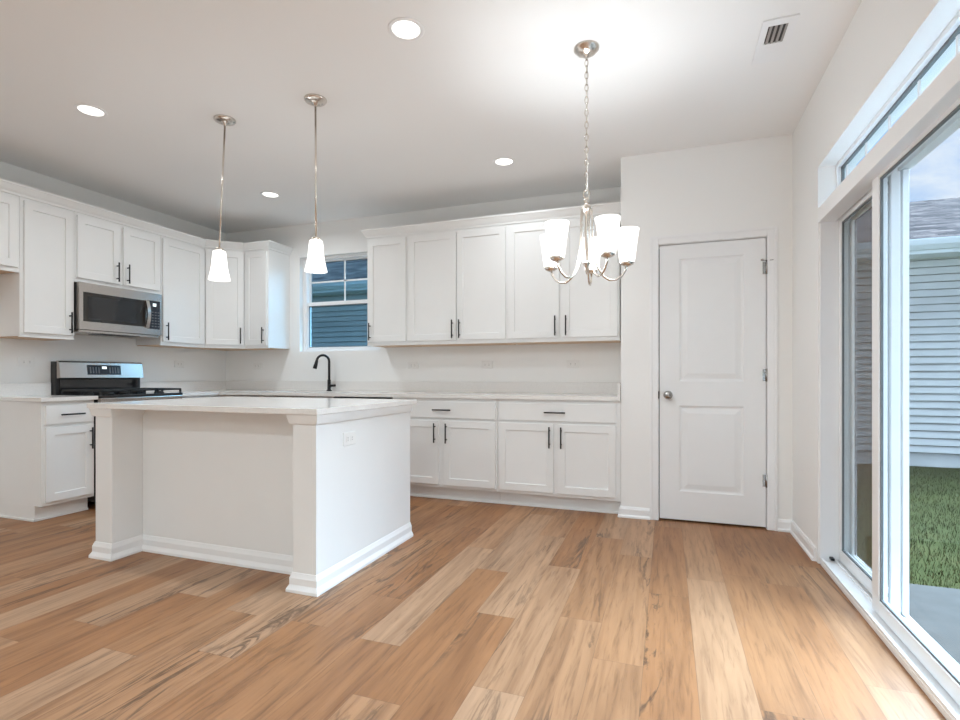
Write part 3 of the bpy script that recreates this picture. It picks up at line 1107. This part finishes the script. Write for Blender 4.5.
# sink
sk = thing('sink', 'undermount stainless sink below the kitchen window', 'sink', ((SKX0 + SKX1) / 2, (SKY0 + SKY1) / 2, 0.68))
b = B()
hx, hy = (SKX1 - SKX0) / 2 - 0.0, (SKY1 - SKY0) / 2


def rz_ring(hx, hy, z):
    return [(-hx, -hy, z), (hx, -hy, z), (hx, hy, z), (-hx, hy, z)]


rect_rings(b, [rz_ring(hx + 0.02, hy + 0.02, 0.203), rz_ring(hx, hy, 0.203), rz_ring(hx - 0.01, hy - 0.01, 0.006), rz_ring(hx - 0.03, hy - 0.03, 0.0)], cap_first=False)
obj('basin', b, M['steel'], sk)
b = B(); lathe_closed(b, [(0.045, 0.0015), (0.045, 0.004), (0.03, 0.005), (0.012, 0.003)]); obj('drain', b, M['nickel'], sk)

# faucet
fc = thing('faucet', 'matte black gooseneck pull-down faucet in front of the window', 'faucet', (-3.350, 4.625, CZ1))
b = B()
lathe_closed(b, [(0.028, 0), (0.028, 0.006), (0.022, 0.012), (0.0185, 0.02), (0.0175, 0.115), (0.014, 0.122)], n=24)
obj('base', b, M['black'], fc)
b = B()
dx, dy = -0.62, -0.785                                        # spout swings toward the bowl and to the left
rad = 0.064
pts = [(0, 0, 0.11), (0, 0, 0.20), (0, 0, 0.312)]
for i in range(1, 13):
    a = PI * i / 12 * 0.96
    r = rad * (1 - math.cos(a))
    pts.append((dx * r, dy * r, 0.312 + rad * math.sin(a)))
tube(b, pts, 0.0125, 14)
obj('spout', b, M['black'], fc)
b = B()
e = Vector(pts[-1]); dv = (Vector(pts[-1]) - Vector(pts[-2])).normalized()
tube(b, [e - dv * 0.005, e + dv * 0.015, e + dv * 0.06, e + dv * 0.088], [0.0135, 0.016, 0.0195, 0.021], 16)
obj('spray_head', b, M['black'], fc)
b = B(); tube(b, [(0.012, -0.004, 0.056), (0.055, -0.014, 0.058), (0.088, -0.02, 0.060)], [0.016, 0.0125, 0.012], 12)
obj('lever', b, M['black'], fc)

# ------------------------------------------------------------------ island
isl = thing('kitchen_island', 'white island with two corner pilasters and a recessed seating side', 'island', (-2.406, 2.63, 0))
ix = lambda X: X + 2.406
iy = lambda Y: Y - 2.63
IX0, IX1, IY0, IYR, IY1 = -3.190, -1.622, 2.135, 2.325, 3.130
b = B(); box(b, ix(-3.06), ix(IX1) - 0.02, iy(IYR), iy(IY1), 0.0, CZ0 - 0.001)
obj('cabinet_box', b, M['cabinet'], isl)
b = B(); box(b, ix(IX1) - 0.02, ix(IX1), iy(IY0) + 0.01, iy(IY1), 0.0, CZ0 - 0.001); obj('end_panel', b, M['cabinet'], isl)
b = B(); box(b, ix(IX0), ix(IX0) + 0.13, iy(IYR), iy(IY1), 0.0, CZ0 - 0.001); obj('end_panel', b, M['cabinet'], isl)
b = B(); box(b, ix(IX1) - 0.14, ix(IX1) - 0.0205, iy(IY0), iy(IYR) - 0.0005, 0.0, CZ0 - 0.001, 0.0015)
box(b, ix(IX1) - 0.0205, ix(IX1), iy(IY0), iy(IY0) + 0.0095, 0.0, CZ0 - 0.001)
obj('pilaster', b, M['cabinet'], isl)
b = B(); box(b, ix(IX0), ix(IX0) + 0.14, iy(IY0), iy(IYR) - 0.0005, 0.0, CZ0 - 0.001, 0.0015); obj('pilaster', b, M['cabinet'], isl)
IB = [(0, 0), (0.024, 0), (0.024, 0.014), (0.015, 0.030), (0.012, 0.036), (0.012, 0.068), (0.008, 0.078), (0.003, 0.092), (0, 0.094)]
# clockwise seen from above so that the outside is on the left; walk it the other way round
loop = [(ix(IX0), iy(IY1)), (ix(IX0), iy(IY0)), (ix(IX0) + 0.14, iy(IY0)), (ix(IX0) + 0.14, iy(IYR)), (ix(IX1) - 0.14, iy(IYR)), (ix(IX1) - 0.14, iy(IY0)), (ix(IX1), iy(IY0)), (ix(IX1), iy(IY1))]
b = B(); sweep(b, loop, IB); obj('base_moulding', b, M['trim'], isl)
CAP = [(0, 0.836), (0.011, 0.836), (0.013, 0.841), (0.023, 0.880), (0.023, CZ0 - 0.001), (0, CZ0 - 0.001)]
b = B()
sweep(b, [(ix(IX0), iy(IY1)), (ix(IX0), iy(IY0)), (ix(IX0) + 0.14, iy(IY0)), (ix(IX0) + 0.14, iy(IYR))], CAP)
obj('cap_moulding', b, M['cabinet'], isl)
b = B()
sweep(b, [(ix(IX1) - 0.14, iy(IYR)), (ix(IX1) - 0.14, iy(IY0)), (ix(IX1), iy(IY0)), (ix(IX1), iy(IY1))], CAP)
obj('cap_moulding', b, M['cabinet'], isl)
for i in range(3):                                            # working side
    x0 = ix(-3.05) + i * 0.475
    b = B(); rect_rings(b, [[(p[0], -p[1] + iy(IY1), p[2]) for p in r] for r in (rr(x0, x0 + 0.465, 0.14, 0.85, 0), rr(x0, x0 + 0.465, 0.14, 0.85, -0.019), rr(x0, x0 + 0.465, 0.14, 0.85, -0.019, 0.057), rr(x0, x0 + 0.465, 0.14, 0.85, -0.010, 0.06))])
    obj('door', b, M['cabinet'], isl)
b = B(); box(b, -3.218, -1.594, 2.102, 3.172, CZ0, CZ1, 0.002)
it = obj('countertop', b, M['quartz'])
tag(it, 'rectangular white quartz countertop on the kitchen island', 'countertop')


# ------------------------------------------------------------------ outlets
def outlet(label, loc, rz, horizontal=True):
    t = thing('wall_outlet', label, 'outlet', loc, rz, 'white duplex outlets')
    a, c = (0.0575, 0.036) if horizontal else (0.036, 0.0575)
    bm = B(); rect_rings(bm, [rr(-a, a, -c, c, 0), rr(-a, a, -c, c, -0.004, 0.0), rr(-a, a, -c, c, -0.0065, 0.003)])
    obj('cover_plate', bm, M['plate'], t)
    for s in (-1, 1):
        bm = B()
        if horizontal:
            box(bm, s * 0.020 - 0.0145, s * 0.020 + 0.0145, -0.0085, -0.006, -0.0165, 0.0165, 0.001)
        else:
            box(bm, -0.0165, 0.0165, -0.0085, -0.006, s * 0.020 - 0.0145, s * 0.020 + 0.0145, 0.001)
        r = obj('receptacle', bm, M['plate'], t)
        bm = B()
        for q in (-0.006, 0.006):
            if horizontal:
                box(bm, s * 0.020 - 0.005, s * 0.020 + 0.004, -0.0092, -0.0084, q - 0.0012, q + 0.0012)
            else:
                box(bm, q - 0.0012, q + 0.0012, -0.0092, -0.0084, s * 0.020 - 0.005, s * 0.020 + 0.004)
        obj('slots', bm, M['slot'], r)


OZ = 1.180
outlet('white outlet on the left wall, left of the range', (XL + 0.0005, 2.712, 1.186), PI / 2)
outlet('white outlet on the left wall, right of the range', (XL + 0.0005, 4.111, 1.199), PI / 2)
outlet('white outlet on the back wall under the corner cabinet, left of the faucet', (-4.393, YB - 0.0005, 1.186), 0)
outlet('white outlet on the back wall under the single-door cabinet, right of the window', (-2.414, YB - 0.0005, OZ), 0)
outlet('white outlet on the back wall under the middle double-door cabinet', (-1.623, YB - 0.0005, OZ), 0)
outlet('white outlet on the back wall nearest the pantry wall', (-0.800, YB - 0.0005, OZ), 0)
outlet('white outlet on the end panel of the island', (IX1 + 0.0003, 2.415, 0.735), PI / 2)

# ------------------------------------------------------------------ range
rg = thing('range', 'stainless and black gas range with tall backguard between white cabinets', 'range', (-4.25, 2.8855, 0), PI / 2)
RW = 0.7425
RD = -4.25 - XL - 0.004
b = B(); box(b, 0, RW, 0.04, RD, 0.06, 0.905, 0.002); obj('body', b, M['darksteel'], rg)
for x in (0.05, RW - 0.05):
    for y in (0.09, RD - 0.06):
        b = B(); lathe_closed(b, [(0.018, 0), (0.018, 0.06)], c=(x, y, 0), n=12); obj('foot', b, M['black'], rg)
b = B(); box(b, 0.004, RW - 0.004, 0.0, 0.04, 0.235, 0.775, 0.004); ov = obj('oven_door', b, M['steel'], rg)
b = B(); box(b, 0.10, RW - 0.10, -0.003, 0.0, 0.33, 0.64); obj('oven_window', b, M['blackglass'], ov)
b = B()
tube(b, [(0.05, -0.05, 0.72), (RW - 0.05, -0.05, 0.72)], 0.011, 12)
for x in (0.08, RW - 0.08):
    tube(b, [(x, 0.001, 0.72), (x, -0.05, 0.72)], 0.009, 10)
obj('handle', b, M['steel'], ov)
b = B(); box(b, 0.004, RW - 0.004, 0.0, 0.04, 0.07, 0.228, 0.004); obj('storage_drawer', b, M['steel'], rg)
b = B(); box(b, 0.0, RW, -0.004, 0.04, 0.782, 0.896, 0.006); obj('knob_panel', b, M['steel'], rg)
for i in range(5):
    b = B(); x = 0.09 + i * (RW - 0.18) / 4
    lathe_closed(b, [(0.022, 0.004), (0.022, 0.010), (0.018, 0.014), (0.017, 0.036), (0.013, 0.040)], c=(x, 0, 0.838), axis='Y', n=20); obj('knob', b, M['steel'], rg)
b = B(); box(b, 0.0, RW, -0.002, RD - 0.06, 0.905, 0.918, 0.004); obj('cooktop', b, M['blackglass'], rg)
b = B(); box(b, 0.0, RW, -0.006, 0.012, 0.897, 0.919, 0.003); obj('front_rim', b, M['darksteel'], rg)
for i, (x, y, r) in enumerate(((0.15, 0.13, 0.045), (0.15, 0.37, 0.036), (0.38, 0.25, 0.05), (0.61, 0.13, 0.04), (0.61, 0.37, 0.036))):
    b = B(); lathe_closed(b, [(r, 0.9185), (r, 0.926), (r * 0.8, 0.928), (r * 0.8, 0.936), (r * 0.6, 0.938)], c=(x, y, 0), n=24); obj('burner', b, M['iron'], rg)
for g in range(3):
    x0 = 0.012 + g * 0.2475
    x1 = x0 + 0.243
    b = B()
    y0, y1 = 0.02, RD - 0.115
    for q in ((x0, x1, y0, y0 + 0.014), (x0, x1, y1 - 0.014, y1), (x0, x0 + 0.014, y0, y1), (x1 - 0.014, x1, y0, y1), (x0, x1, (y0 + y1) / 2 - 0.006, (y0 + y1) / 2 + 0.006), ((x0 + x1) / 2 - 0.006, (x0 + x1) / 2 + 0.006, y0, y1)):
        box(b, q[0], q[1], q[2], q[3], 0.944, 0.960, 0.003)
    for q in ((0.25, 1), (0.75, 1)):
        yy = y0 + (y1 - y0) * q[0]
        box(b, x0 + 0.02, x1 - 0.02, yy - 0.005, yy + 0.005, 0.946, 0.958, 0.002)
    for xx in (x0 + 0.007, x1 - 0.007):
        for yy in (y0 + 0.007, (y0 + y1) / 2, y1 - 0.007):
            box(b, xx - 0.007, xx + 0.007, yy - 0.007, yy + 0.007, 0.9185, 0.945)
    obj('grate', b, M['iron'], rg)
b = B(); box(b, 0.0, RW, RD - 0.062, RD, 0.905, 1.195, 0.004); obj('backguard', b, M['darksteel'], rg)
b = B()
yf = RD - 0.062
pr = [(yf, 1.052), (yf - 0.052, 1.058), (yf - 0.034, 1.188), (yf - 0.024, 1.200), (yf, 1.203)]
va = [b.verts.new((0.006, y, z)) for y, z in pr]
vb = [b.verts.new((RW - 0.006, y, z)) for y, z in pr]
for j in range(5):
    b.faces.new((va[j], vb[j], vb[(j + 1) % 5], va[(j + 1) % 5]))
b.faces.new(va); b.faces.new(vb[::-1])
cp = obj('control_panel', b, M['steel'], rg)


def on_panel(x0, x1, f0, f1, lift, name, mat, parent):
    """plate lying on the sloping control panel; f runs 0..1 up the slope"""
    a, c = Vector((0, yf - 0.052, 1.058)), Vector((0, yf - 0.034, 1.188))
    nrm = Vector((0, -(c.z - a.z), c.y - a.y)).normalized()
    p0, p1 = a.lerp(c, f0), a.lerp(c, f1)
    bm = B()
    base = [Vector((x0, p0.y, p0.z)), Vector((x1, p0.y, p0.z)), Vector((x1, p1.y, p1.z)), Vector((x0, p1.y, p1.z))]
    rect_rings(bm, [[p + nrm * (lift - 0.0015) for p in base], [p + nrm * lift for p in base]])
    return obj(name, bm, mat, parent)


dp = on_panel(0.225, 0.520, 0.20, 0.86, 0.002, 'touch_panel', M['display'], cp)
on_panel(0.352, 0.392, 0.60, 0.76, 0.003, 'clock_display', M['lcd'], cp)
for i in range(4):
    on_panel(0.245 + i * 0.024, 0.257 + i * 0.024, 0.30, 0.72, 0.0028, 'key', M['keys'], cp)
for i in range(4):
    on_panel(0.415 + i * 0.024, 0.427 + i * 0.024, 0.30, 0.72, 0.0028, 'key', M['keys'], cp)
b = B(); box(b, 0.03, RW - 0.03, yf - 0.008, yf, 0.935, 1.045, 0.003); obj('vent_panel', b, M['blackglass'], rg)

# ------------------------------------------------------------------ microwave
mw = thing('microwave', 'stainless over-the-range microwave hung under the short cabinet', 'microwave', (-4.47, 2.8665, 1.432), PI / 2)
MWW, MWH = 0.727, 0.404
MD = -4.47 - XL - 0.004
b = B(); box(b, 0, MWW, 0.035, MD, 0.020, MWH, 0.002); obj('body', b, M['darksteel'], mw)
b = B()
# door frame with a window opening, up to the control column
fx1 = 0.580
zb, zt = 0.022, MWH
for q in ((0.0, 0.028, zb, zt), (0.028, fx1, zb, 0.088), (0.028, fx1, 0.328, zt), (0.560, fx1 + 0.0, 0.088, 0.328)):
    box(b, q[0], q[1], 0.0, 0.035, q[2], q[3])
box(b, fx1, MWW, 0.0, 0.035, zb, 0.075)
box(b, fx1, MWW, 0.0, 0.035, 0.335, zt)
box(b, MWW - 0.018, MWW, 0.0, 0.035, 0.075, 0.335)
bmesh.ops.remove_doubles(b, verts=b.verts, dist=1e-5)
fr = obj('front_frame', b, M['steel'], mw)
b = B(); box(b, 0.028, 0.560, 0.004, 0.030, 0.088, 0.328); obj('window', b, M['winglass'], mw)
b = B(); box(b, 0.070, 0.480, 0.0025, 0.0042, 0.112, 0.298); obj('window_mesh', b, M['blackglass'], mw)
b = B(); box(b, fx1 + 0.028, MWW - 0.018, 0.002, 0.030, 0.075, 0.335); kp = obj('control_panel', b, M['display'], mw)
b = B(); box(b, fx1, fx1 + 0.028, 0.006, 0.030, 0.075, 0.335); obj('handle_recess', b, M['darksteel'], mw)
b = B()
hp = [(0.548 + 0.014, -0.004 - 0.026 * math.sin(PI * i / 12), 0.080 + 0.250 * i / 12) for i in range(13)]
for i in range(12):
    (x, y, z), (_, y2, z2) = hp[i], hp[i + 1]
    box(b, x, x + 0.030, min(y, y2) - 0.004, max(y, y2) + 0.004, z, z2)
bmesh.ops.remove_doubles(b, verts=b.verts, dist=1e-4)
b2 = B()
R2 = []
for (x, y, z) in hp:
    R2.append([(x, y - 0.006, z), (x + 0.032, y - 0.006, z), (x + 0.032, y + 0.006, z), (x, y + 0.006, z)])
rect_rings(b2, R2)
b.free()
obj('handle', b2, M['steel'], mw)
b = B(); box(b, fx1 + 0.060, MWW - 0.055, 0.0005, 0.002, 0.285, 0.312); obj('clock_display', b, M['lcd'], kp)
b = B()
for r in range(6):
    for c in range(3):
        x = fx1 + 0.048 + c * 0.030
        z = 0.095 + r * 0.026
        box(b, x, x + 0.018, 0.0006, 0.002, z, z + 0.010)
obj('keypad', b, M['keys'], kp)
b = B(); box(b, 0.01, MWW - 0.01, 0.02, MD - 0.01, 0.0, 0.020, 0.002); bt = obj('base_plate', b, M['steel'], mw)
b = B(); box(b, 0.20, 0.56, 0.06, 0.20, -0.004, 0.0)
obj('grease_filter', b, M['black'], bt)

# ------------------------------------------------------------------ lamps
def pendant(label, x, y, z_bot, lean):
    t = thing('pendant_light', label, 'pendant lamp', (x, y, H), 0, 'pendant lamps over the island')
    L = H - z_bot
    bm = B(); lathe_closed(bm, [(0.066, 0.0), (0.066, -0.006), (0.060, -0.013), (0.040, -0.020), (0.016, -0.024), (0.010, -0.040), (0.006, -0.042)], n=32)
    obj('canopy', bm, M['nickel'], t)
    lx, ly = lean
    sx, sy = lx, ly
    bm = B()
    tube(bm, [(0, 0, -0.03), (sx, sy, -(L - 0.20))], 0.0058, 14)
    obj('rod', bm, M['nickel'], t)
    bm = B(); lathe_closed(bm, [(0.008, -(L - 0.212)), (0.024, -(L - 0.204)), (0.026, -(L - 0.190)), (0.020, -(L - 0.185))], c=(sx, sy, 0), n=24)
    obj('socket_cap', bm, M['nickel'], t)
    bm = B()
    prof = [(0.008, 0.190), (0.030, 0.190), (0.039, 0.184), (0.0415, 0.165), (0.044, 0.130), (0.049, 0.085), (0.056, 0.045), (0.064, 0.010), (0.0665, 0.0),
            (0.0635, 0.0), (0.061, 0.010), (0.053, 0.045), (0.046, 0.085), (0.041, 0.130), (0.038, 0.165), (0.030, 0.183), (0.008, 0.184)]
    lathe(bm, [(r, z - L) for r, z in prof], c=(sx, sy, 0), n=36)
    obj('shade', bm, M['shade'], t)
    add_light('bulb', 'POINT', (sx, sy, -L + 0.06), PENDANT_W, WARM, t, 0.03)
    return t


pendant('brushed nickel pendant with white glass shade, left of the two', -2.702, 2.622, 1.697, (-0.034, -0.012))
pendant('brushed nickel pendant with white glass shade in front of the window', -1.993, 2.617, 1.703, (0.003, 0.001))

CHX, CHY = -0.384, 2.671
ch = thing('chandelier', 'five-arm brushed nickel chandelier with white glass shades on a chain', 'chandelier', (CHX, CHY, H))
b = B(); lathe_closed(b, [(0.063, 0.0), (0.063, -0.007), (0.054, -0.013), (0.048, -0.024), (0.030, -0.034), (0.012, -0.040), (0.008, -0.052)], n=36)
obj('canopy', b, M['nickel'], ch)
b = B()
zc, zi = 2.695, 0
while zc > 2.020:
    n = 14
    pts = []
    for j in range(n + 1):
        a = 2 * PI * j / n
        dx_, dz_ = 0.0085 * math.cos(a), 0.019 * math.sin(a)
        pts.append((dx_ if zi % 2 else 0.0, 0.0 if zi % 2 else dx_, zc - H + dz_))
    tube(b, pts, 0.0022, 6, cap=False)
    zc -= 0.0315
    zi += 1
obj('chain', b, M['nickel'], ch)
b = B(); tube(b, [(0.004, 0.003, 2.69 - H), (0.006, 0.004, 2.35 - H), (0.003, -0.003, 2.0 - H)], 0.0016, 6)
obj('lamp_cord', b, M['plate'], ch)
b = B()
pts = [(0.016 * math.cos(a), 0, 1.998 - H + 0.019 * math.sin(a)) for a in (2 * PI * j / 20 for j in range(21))]
tube(b, pts, 0.0035, 8, cap=False)
obj('hanging_loop', b, M['nickel'], ch)
b = B()
lathe_closed(b, [(0.005, 1.982 - H), (0.014, 1.974 - H), (0.016, 1.960 - H), (0.008, 1.950 - H), (0.024, 1.936 - H), (0.030, 1.925 - H), (0.030, 1.915 - H), (0.016, 1.905 - H), (0.0095, 1.895 - H), (0.0095, 1.67 - H),
                 (0.018, 1.660 - H), (0.022, 1.648 - H), (0.014, 1.634 - H), (0.006, 1.622 - H), (0.005, 1.600 - H), (0.002, 1.590 - H)], n=24)
obj('column', b, M['nickel'], ch)
RA = 0.205
for kk in range(5):
    a = math.radians(19.75 + 72 * kk - 1)
    ca, sa = math.cos(a), math.sin(a)
    P = lambda r, z: (r * ca, r * sa, z - H)
    pts = [P(0.022, 1.925), P(0.027, 1.910), P(0.030, 1.875), P(0.031, 1.81), P(0.034, 1.74), P(0.043, 1.675), P(0.060, 1.620), P(0.085, 1.580), P(0.115, 1.560), P(0.148, 1.562), P(0.177, 1.580), P(0.196, 1.607), P(RA, 1.638)]
    b = B(); tube(b, pts, 0.0055, 10); obj('arm', b, M['nickel'], ch)
    b = B(); lathe_closed(b, [(0.006, 1.628 - H), (0.020, 1.633 - H), (0.032, 1.640 - H), (0.035, 1.651 - H), (0.030, 1.655 - H)], c=(RA * ca, RA * sa, 0), n=24)
    obj('cup', b, M['nickel'], ch)
    b = B()
    prof = [(0.036, 1.651), (0.040, 1.670), (0.045, 1.714), (0.051, 1.762), (0.058, 1.806), (0.0605, 1.817), (0.0575, 1.817), (0.055, 1.806), (0.048, 1.762), (0.042, 1.714), (0.037, 1.670), (0.010, 1.659)]
    lathe(b, [(r, z - H) for r, z in prof], c=(RA * ca, RA * sa, 0), n=32)
    obj('shade', b, M['shade'], ch)
    add_light('bulb', 'POINT', (RA * ca, RA * sa, 1.725 - H), CHAND_W, WARM, ch, 0.025)


def can_light(label, x, y, watts, color=WARM, group='recessed ceiling lights'):
    t = thing('recessed_light', label, 'ceiling light', (x, y, H), 0, group)
    bm = B(); lathe(bm, [(0.088, 0.0), (0.088, -0.003), (0.082, -0.006), (0.070, -0.005), (0.066, -0.001)], n=40)
    obj('trim_ring', bm, M['trim'], t)
    bm = B(); lathe_closed(bm, [(0.067, -0.0015), (0.060, -0.003), (0.02, -0.004)], n=40)
    obj('lens', bm, M['lens'], t)
    add_light('lamp', 'AREA', (0, 0, -0.010), watts, color, t, 0.13, (0, 0, 0), math.radians(165))


can_light('round recessed ceiling light nearest the front, left of the chandelier', -1.180, 2.235, CAN_W)
can_light('round recessed ceiling light at the far left, above the range aisle', -3.402, 2.249, CAN_W)
can_light('round recessed ceiling light between the two pendants', -3.427, 3.849, CAN_W)
can_light('round recessed ceiling light above the back wall cabinets, left of the chandelier', -1.191, 3.869, CAN_W * 0.55)
for (lx, ly, lw, nm) in ((-0.3, -0.9, 38.0, 'nearest the sliding door'), (-2.6, -0.9, 9.0, 'in the middle'), (-4.0, -0.9, 7.0, 'by the left wall'), (-0.3, -2.6, 34.0, 'at the far right corner'), (-2.6, -2.6, 12.0, 'by the end wall'), (-4.0, -2.6, 10.0, 'at the far left corner')):  # fill lamps added behind the camera to brighten the room
    can_light('added ceiling fill light over the unseen living end, ' + nm, lx, ly, LIVING_FILL_W * lw, (0.79, 0.93, 1.0), 'added fill lights of the living end')

# ------------------------------------------------------------------ ceiling vent
cv = thing('ceiling_vent', 'white ceiling air vent with dark louvers near the sliding door', 'vent', (0.500, 2.925, H))
b = B()
for q in ((-0.075, 0.075, -0.180, -0.135), (-0.075, 0.075, 0.010, 0.180), (-0.075, -0.045, -0.135, 0.010), (0.040, 0.075, -0.135, 0.010)):
    box(b, q[0], q[1], q[2], q[3], -0.008, -0.0005)
obj('frame', b, M['trim'], cv)
b = B(); box(b, -0.045, 0.040, -0.135, 0.010, -0.002, -0.0005); obj('duct_opening', b, M['duct'], cv)
for i in range(4):
    x = -0.034 + i * 0.0225
    b = B()
    va = [(x - 0.005, -0.135, -0.0075), (x + 0.002, -0.135, -0.0075), (x + 0.009, -0.135, -0.0021), (x + 0.002, -0.135, -0.0021)]
    vb = [(p[0], 0.010, p[2]) for p in va]
    rect_rings(b, [va, vb])
    obj('louver', b, M['louver'], cv)
